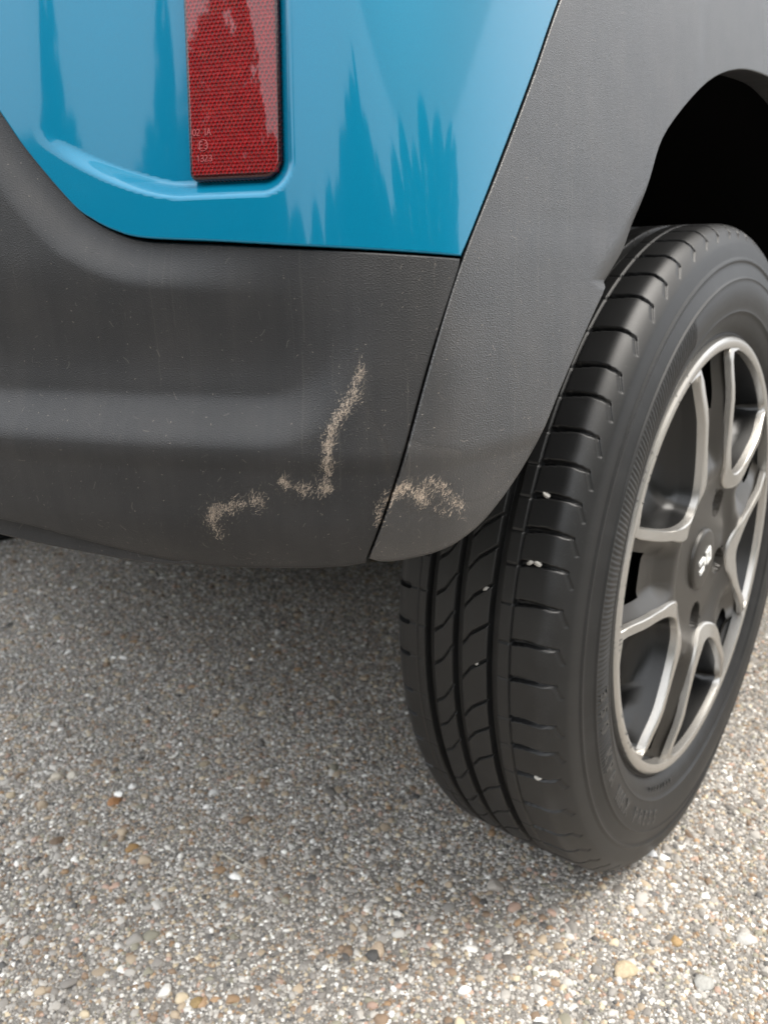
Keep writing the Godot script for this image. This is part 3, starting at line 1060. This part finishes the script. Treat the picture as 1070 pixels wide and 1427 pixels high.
	under.position = Vector3(-0.80, 0.45, -1.42)
	var pan := obj("unseen_floor_pan", box(Vector3(1.20, 0.20, 2.9), 0.03), mats.black, car)  # unseen floor, hung low to deepen the shade under the car
	pan.position = Vector3(-0.75, 0.33, -1.72)
	var unseen_rear_box := obj("unseen_rear_box", box(Vector3(0.86, 0.14, 0.30), 0.03), mats.black, car)  # unseen box under the tail, placed to darken the ground beneath
	unseen_rear_box.position = Vector3(-0.80, 0.355, 0.10)
	# the rest of the body
	var side := PackedVector2Array([Vector2(0.40, 0.735), Vector2(0.40, 1.00), Vector2(0.30, 1.12), Vector2(0.05, 1.50), Vector2(-0.9, 1.58), Vector2(-1.7, 1.52), Vector2(-2.35, 1.05), Vector2(-3.1, 0.95), Vector2(-3.2, 0.62), Vector2(-3.15, 0.36), Vector2(-0.56, 0.36), Vector2(-0.52, 0.735)])
	var shell := CSGPolygon3D.new()
	shell.name = "body_shell"
	shell.polygon = side
	shell.depth = 1.50
	shell.material = mats.paint
	shell.transform = Transform3D(Basis(Vector3(0, 0, 1), Vector3(0, 1, 0), Vector3(-1, 0, 0)), Vector3(-1.44, 0, 0))
	car.add_child(shell, true)
	# wheels: the near one in full, the others as copies
	var w := build_wheel(car, "wheel")
	for q in [Vector3(-1.47, HUB_Y, 0.0), Vector3(-1.47, HUB_Y, -2.42), Vector3(0.0, HUB_Y, -2.42)]:
		var c := w.duplicate()
		c.name = "wheel"
		car.add_child(c, true)
		c.position = q
		if q.x < -1.0: c.rotation.y = PI

func shift(l: PackedVector2Array, by: Vector2) -> PackedVector2Array:
	var out := PackedVector2Array()
	for p in l: out.append(p + by)
	return out

func rounded(r: Array, radii: Array) -> PackedVector2Array:
	var out := PackedVector2Array()
	var at := [Vector2(r[0], r[1]), Vector2(r[2], r[1]), Vector2(r[2], r[3]), Vector2(r[0], r[3])]
	for k in 4:
		var q: float = radii[k]
		var c: Vector2 = at[k] + Vector2(q if k in [0, 3] else -q, q if k < 2 else -q)
		for i in 9:
			var a := PI + PI / 2.0 * k + PI / 2.0 * i / 8.0
			out.append(c + Vector2(cos(a), sin(a)) * q)
	return out

func reflector_place(u: float, y: float) -> Transform3D:
	var c := body(u, y, -0.00385)
	var tu := (body(u + 0.002, y, -0.0039) - c).normalized()
	var tv := (body(u, y + 0.002, -0.0039) - c).normalized()
	var n := tu.cross(tv).normalized()
	return Transform3D(Basis(tu, n.cross(tu), n), c)

func build_wheel_house(car: Node3D) -> void:
	var rings := []
	for x in [0.062, 0.02, -0.05, -0.12, -0.185]:
		var row := []
		for k in 41:
			var a := deg_to_rad(lerpf(17.0, 185.0, k / 40.0))
			var r := 0.412 if a > 0.4 else 0.412 + 0.03 * (0.4 - a)
			row.append(Vector3(x, HUB_Y + r * sin(a) + 0.012, r * cos(a) + 0.012))
		rings.append(row)
	obj("wheel_arch_liner", loft(rings, false), mats.black, car)
	var wall := [[], []]
	for k in 33:
		var a := deg_to_rad(lerpf(15.0, 186.0, k / 32.0))
		for side in 2:
			wall[side].append(Vector3(-0.19 - 0.02 * side, HUB_Y + 0.425 * sin(a) + 0.012, 0.425 * cos(a) + 0.012))
	obj("inner_wheel_house", loft(wall, true, false, true), mats.black, car)
	var axle := obj("rear_axle", box(Vector3(1.3, 0.07, 0.09), 0.01), mats.black, car)
	axle.position = Vector3(-0.71, 0.27, -0.02)
	var drum := CylinderMesh.new()
	drum.top_radius = 0.10; drum.bottom_radius = 0.10; drum.height = 0.05
	var d := obj("brake_drum", drum, mats.black, car)
	d.transform = Transform3D(Basis(Vector3.BACK, PI / 2.0), Vector3(-0.04, HUB_Y, 0))

func build_chips() -> void:
	# stone chips wedged in the tread: x across the tyre, angle round it, size, label
	var list := [
		[0.0395, 22.45, 0.0062, "white stone chip wedged in the uppermost chip-holding groove of the tyre shoulder"],
		[0.0372, 13.45, 0.0052, "grey-white stone chip beside its twin in the tyre's shoulder groove"],
		[0.0432, 13.55, 0.0058, "whiter chip of the pair sitting in one tyre shoulder groove"],
		[0.0485, -18.4, 0.0072, "large white stone chip low down in a shoulder groove near the ground"],
		[0.0078, 8.7, 0.0046, "small white chip high in a curved cut of the tyre's middle rib"],
		[0.0042, -2.2, 0.0044, "small white chip in the middle rib at about hub height"],
		[-0.0300, 1.5, 0.0030, "tiny pale grit speck in the upper cut of the tyre's inner rib"],
		[-0.0295, -8.6, 0.0030, "tiny pale grit speck in the lower cut of the tyre's inner rib"],
		[-0.0620, -8.0, 0.0036, "pale chip on the innermost shoulder of the tyre by the dark ground"]]
	rng.seed = 9
	for q in list:
		var c := obj("stone_chip", stone(300 + int(q[2] * 1e5) + int(q[1]), true, 0.7, 0.9), mats.chip)
		var a := deg_to_rad(q[1])
		var r: float = crown(q[0]) - 0.0014
		c.transform = Transform3D(Basis(Vector3.RIGHT, -a + PI / 2.0) * Basis(Vector3.UP, rng.randf() * TAU) * Basis.from_scale(Vector3(q[2] * 1.15, q[2] * 0.85, q[2] * 0.85)), Vector3(q[0], HUB_Y + r * sin(a), r * cos(a)))
		tag(c, q[3], "stone chip", "stone chips caught in the tyre tread")
	# a dry stalk on the concrete
	var rings := []
	for k in 9:
		var t := k / 8.0
		var c := Vector3(-0.252 + 0.046 * t, 0.0042 + 0.002 * sin(t * PI), 0.318 - 0.006 * t + 0.004 * sin(t * 3.0))
		var row := []
		for i in 6:
			var a := TAU * i / 6.0
			row.append(c + Vector3(0, sin(a), cos(a)) * lerpf(0.0009, 0.0004, t))
		rings.append(row)
	var stalk := obj("dry_stalk", loft(rings, true), mats.straw)
	tag(stalk, "thin pale dry stalk lying on the concrete left of the tyre", "stalk")

# ---------------------------------------------------------------- everything

func make_materials() -> void:
	var paint := mat("paint", lin(0.001, 0.215, 0.365), 0.38, 0.22)
	paint.metallic_specular = 0.15
	paint.albedo_texture = noise_tex(noise(1, 0.42, FastNoiseLite.TYPE_SIMPLEX, 2), 512, Color(0.74, 0.76, 0.78), Color(1, 1, 1))
	paint.uv1_scale = Vector3(6, 6, 6)
	paint.clearcoat_enabled = true
	paint.clearcoat = 0.8
	paint.clearcoat_roughness = 0.062
	var clad := mat("cladding", Color(0.78, 0.78, 0.78), 0.56)
	clad.albedo_texture = wear_texture(2048)
	clad.normal_enabled = true
	clad.normal_texture = noise_tex(noise(2, 0.30, FastNoiseLite.TYPE_CELLULAR, 1), 2048, Color.BLACK, Color.WHITE, true, 3.0)
	clad.normal_scale = 0.32
	clad.metallic_specular = 0.5
	var arch: StandardMaterial3D = clad.duplicate()
	arch.resource_name = "lightened_cladding"
	arch.albedo_color = Color(0.97, 0.965, 0.96)  # paler cladding copy: fading, plus sky sheen on the side put into the colour
	arch.roughness = 0.40
	arch.metallic_specular = 0.68
	mats.arch = arch
	var clean: StandardMaterial3D = clad.duplicate()
	clean.resource_name = "clean_cladding"
	clean.albedo_texture = null
	clean.albedo_color = lin(0.030, 0.029, 0.028)
	mats.clean = clean
	clad.uv1_scale = Vector3.ONE
	var pr := prism_textures()
	var refl := mat("reflector", Color(1, 1, 1), 0.30)
	refl.albedo_texture = pr[0]
	refl.normal_enabled = true
	refl.normal_texture = pr[1]
	refl.normal_scale = 0.6
	refl.uv1_scale = Vector3(1.0, 0.236, 1.0)
	refl.uv1_offset = Vector3(0, 0.764, 0)
	refl.metallic_specular = 0.25
	refl.clearcoat_enabled = true
	refl.clearcoat = 1.0
	refl.clearcoat_roughness = 0.02
	mat("mark", lin(0.33, 0.06, 0.06), 0.4)
	var rub := mat("rubber", lin(0.070, 0.071, 0.072), 0.46)
	rub.albedo_texture = dust_texture()
	mat("rubber_mark", lin(0.034, 0.034, 0.034), 0.40)
	mat("steel", lin(0.012, 0.012, 0.013), 0.6)
	mat("silver", lin(0.46, 0.445, 0.42), 0.26, 0.75)
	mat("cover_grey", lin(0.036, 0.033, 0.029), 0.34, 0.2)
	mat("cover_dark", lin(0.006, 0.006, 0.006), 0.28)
	mat("emblem", lin(0.82, 0.82, 0.80), 0.35)
	mat("black", lin(0.006, 0.006, 0.006), 0.95).metallic_specular = 0.1
	mat("chip", lin(0.50, 0.485, 0.455), 0.85)
	mat("straw", lin(0.50, 0.46, 0.38), 0.8)
	mat("bark", lin(0.09, 0.07, 0.05), 0.9)
	var leaf := mat("leaf", Color(1, 1, 1), 0.7)
	leaf.vertex_color_use_as_albedo = true
	mats.stone_grain = noise_tex(noise(5, 0.03, FastNoiseLite.TYPE_SIMPLEX_SMOOTH, 5), 256, Color(0.78, 0.77, 0.76), Color(1, 1, 1))
	var st := mat("stone", Color(1, 1, 1), 0.75)
	st.vertex_color_use_as_albedo = true
	var con := mat("concrete", lin(0.36, 0.342, 0.315), 0.9)
	con.albedo_texture = noise_tex(noise(6, 0.18, FastNoiseLite.TYPE_SIMPLEX, 4), 1024, Color(0.45, 0.44, 0.43), Color(1.0, 1.0, 1.0))
	con.uv1_triplanar = true
	con.uv1_world_triplanar = true
	con.uv1_scale = Vector3(3.1, 3.1, 3.1)

func _ready() -> void:
	var cam := Camera3D.new()
	cam.name = "camera"
	cam.position = Vector3(0.27248, 0.51842, 0.72207)
	cam.rotation = Vector3(-0.27, 0.68027, -0.00283)
	cam.fov = 65.325
	cam.near = 0.02
	cam.far = 400.0
	var lens := CameraAttributesPhysical.new()
	lens.frustum_focal_length = 18.73
	lens.frustum_focus_distance = 0.355
	lens.exposure_aperture = 10.0
	cam.attributes = lens
	add_child(cam)
	cam.current = true
	cam.fov = 65.325
	var env := Environment.new()
	env.background_mode = Environment.BG_SKY
	var sky := Sky.new()
	var sm := ProceduralSkyMaterial.new()
	sm.sky_top_color = Color(0.95, 0.965, 0.985)
	sm.sky_horizon_color = Color(0.62, 0.63, 0.645)
	sm.sky_curve = 0.6
	sm.ground_bottom_color = Color(0.45, 0.44, 0.43)
	sm.ground_horizon_color = Color(0.5, 0.5, 0.5)
	sky.sky_material = sm
	env.sky = sky
	env.tonemap_mode = Environment.TONE_MAPPER_LINEAR
	env.tonemap_exposure = 4.5
	env.sdfgi_enabled = true
	env.ssao_enabled = true
	env.ssil_enabled = true
	var we := WorldEnvironment.new()
	we.name = "environment"
	we.environment = env
	add_child(we)
	var sun := DirectionalLight3D.new()
	sun.name = "sun"
	sun.light_energy = 0.36
	sun.light_angular_distance = 42.0
	sun.light_color = Color(1.0, 0.98, 0.95)
	sun.shadow_enabled = true
	sun.rotation_degrees = Vector3(-62.0, 114.0, 0.0)
	add_child(sun)
	make_materials()
	build_ground()
	build_car()
	build_chips()
	# [compass angle round the car from straight behind towards its right side, height, half width, conifer]
	var row := [[-40, 5.0, 2.3, 0], [-32, 5.6, 2.0, 0], [-25, 4.7, 2.1, 0], [-17, 5.8, 2.2, 0], [-9, 6.4, 2.0, 0], [-4, 9.6, 2.0, 0], [3, 6.6, 2.0, 0], [12, 5.2, 2.4, 0], [24, 5.6, 2.4, 0], [34, 6.4, 2.0, 0], [41, 6.4, 2.8, 0], [47, 7.8, 2.6, 0], [52, 8.8, 2.6, 0], [56.5, 9.4, 2.4, 0], [60, 10.2, 2.2, 1], [63, 8.6, 2.4, 0], [66, 7.2, 2.2, 0], [69, 7.9, 1.7, 0], [75, 6.6, 2.0, 0], [81, 8.4, 2.2, 0], [90, 9.2, 2.2, 0], [98, 8.6, 2.2, 0], [107, 9.8, 2.4, 0], [116, 9.0, 2.4, 0], [124, 8.2, 2.2, 0], [176, 8.0, 3.0, 0], [188, 9.5, 3.2, 0], [200, 8.6, 3.2, 0], [212, 10.0, 3.2, 0], [224, 9.0, 3.2, 0], [236, 9.8, 3.4, 0], [248, 8.8, 3.2, 0], [260, 10.2, 3.2, 0], [272, 9.0, 3.2, 0], [284, 8.6, 3.2, 0], [296, 7.4, 3.0, 0], [308, 6.2, 2.8, 0]]  # those past the front and left are added to darken under the car
	for k in row.size():
		var a := deg_to_rad(row[k][0])
		var conifer: bool = row[k][3] == 1
		tree(Vector3(20.0 * sin(a), 0, 20.0 * cos(a)), row[k][1], row[k][2], conifer, 50 + k, "added leafy tree in a ring beyond the car, darkening the ground under it" if row[k][0] > 170 else "narrow conifer out of view, placed to be mirrored in the blue bumper corner" if conifer else "leafy tree out of view, placed to be mirrored in the blue paint")
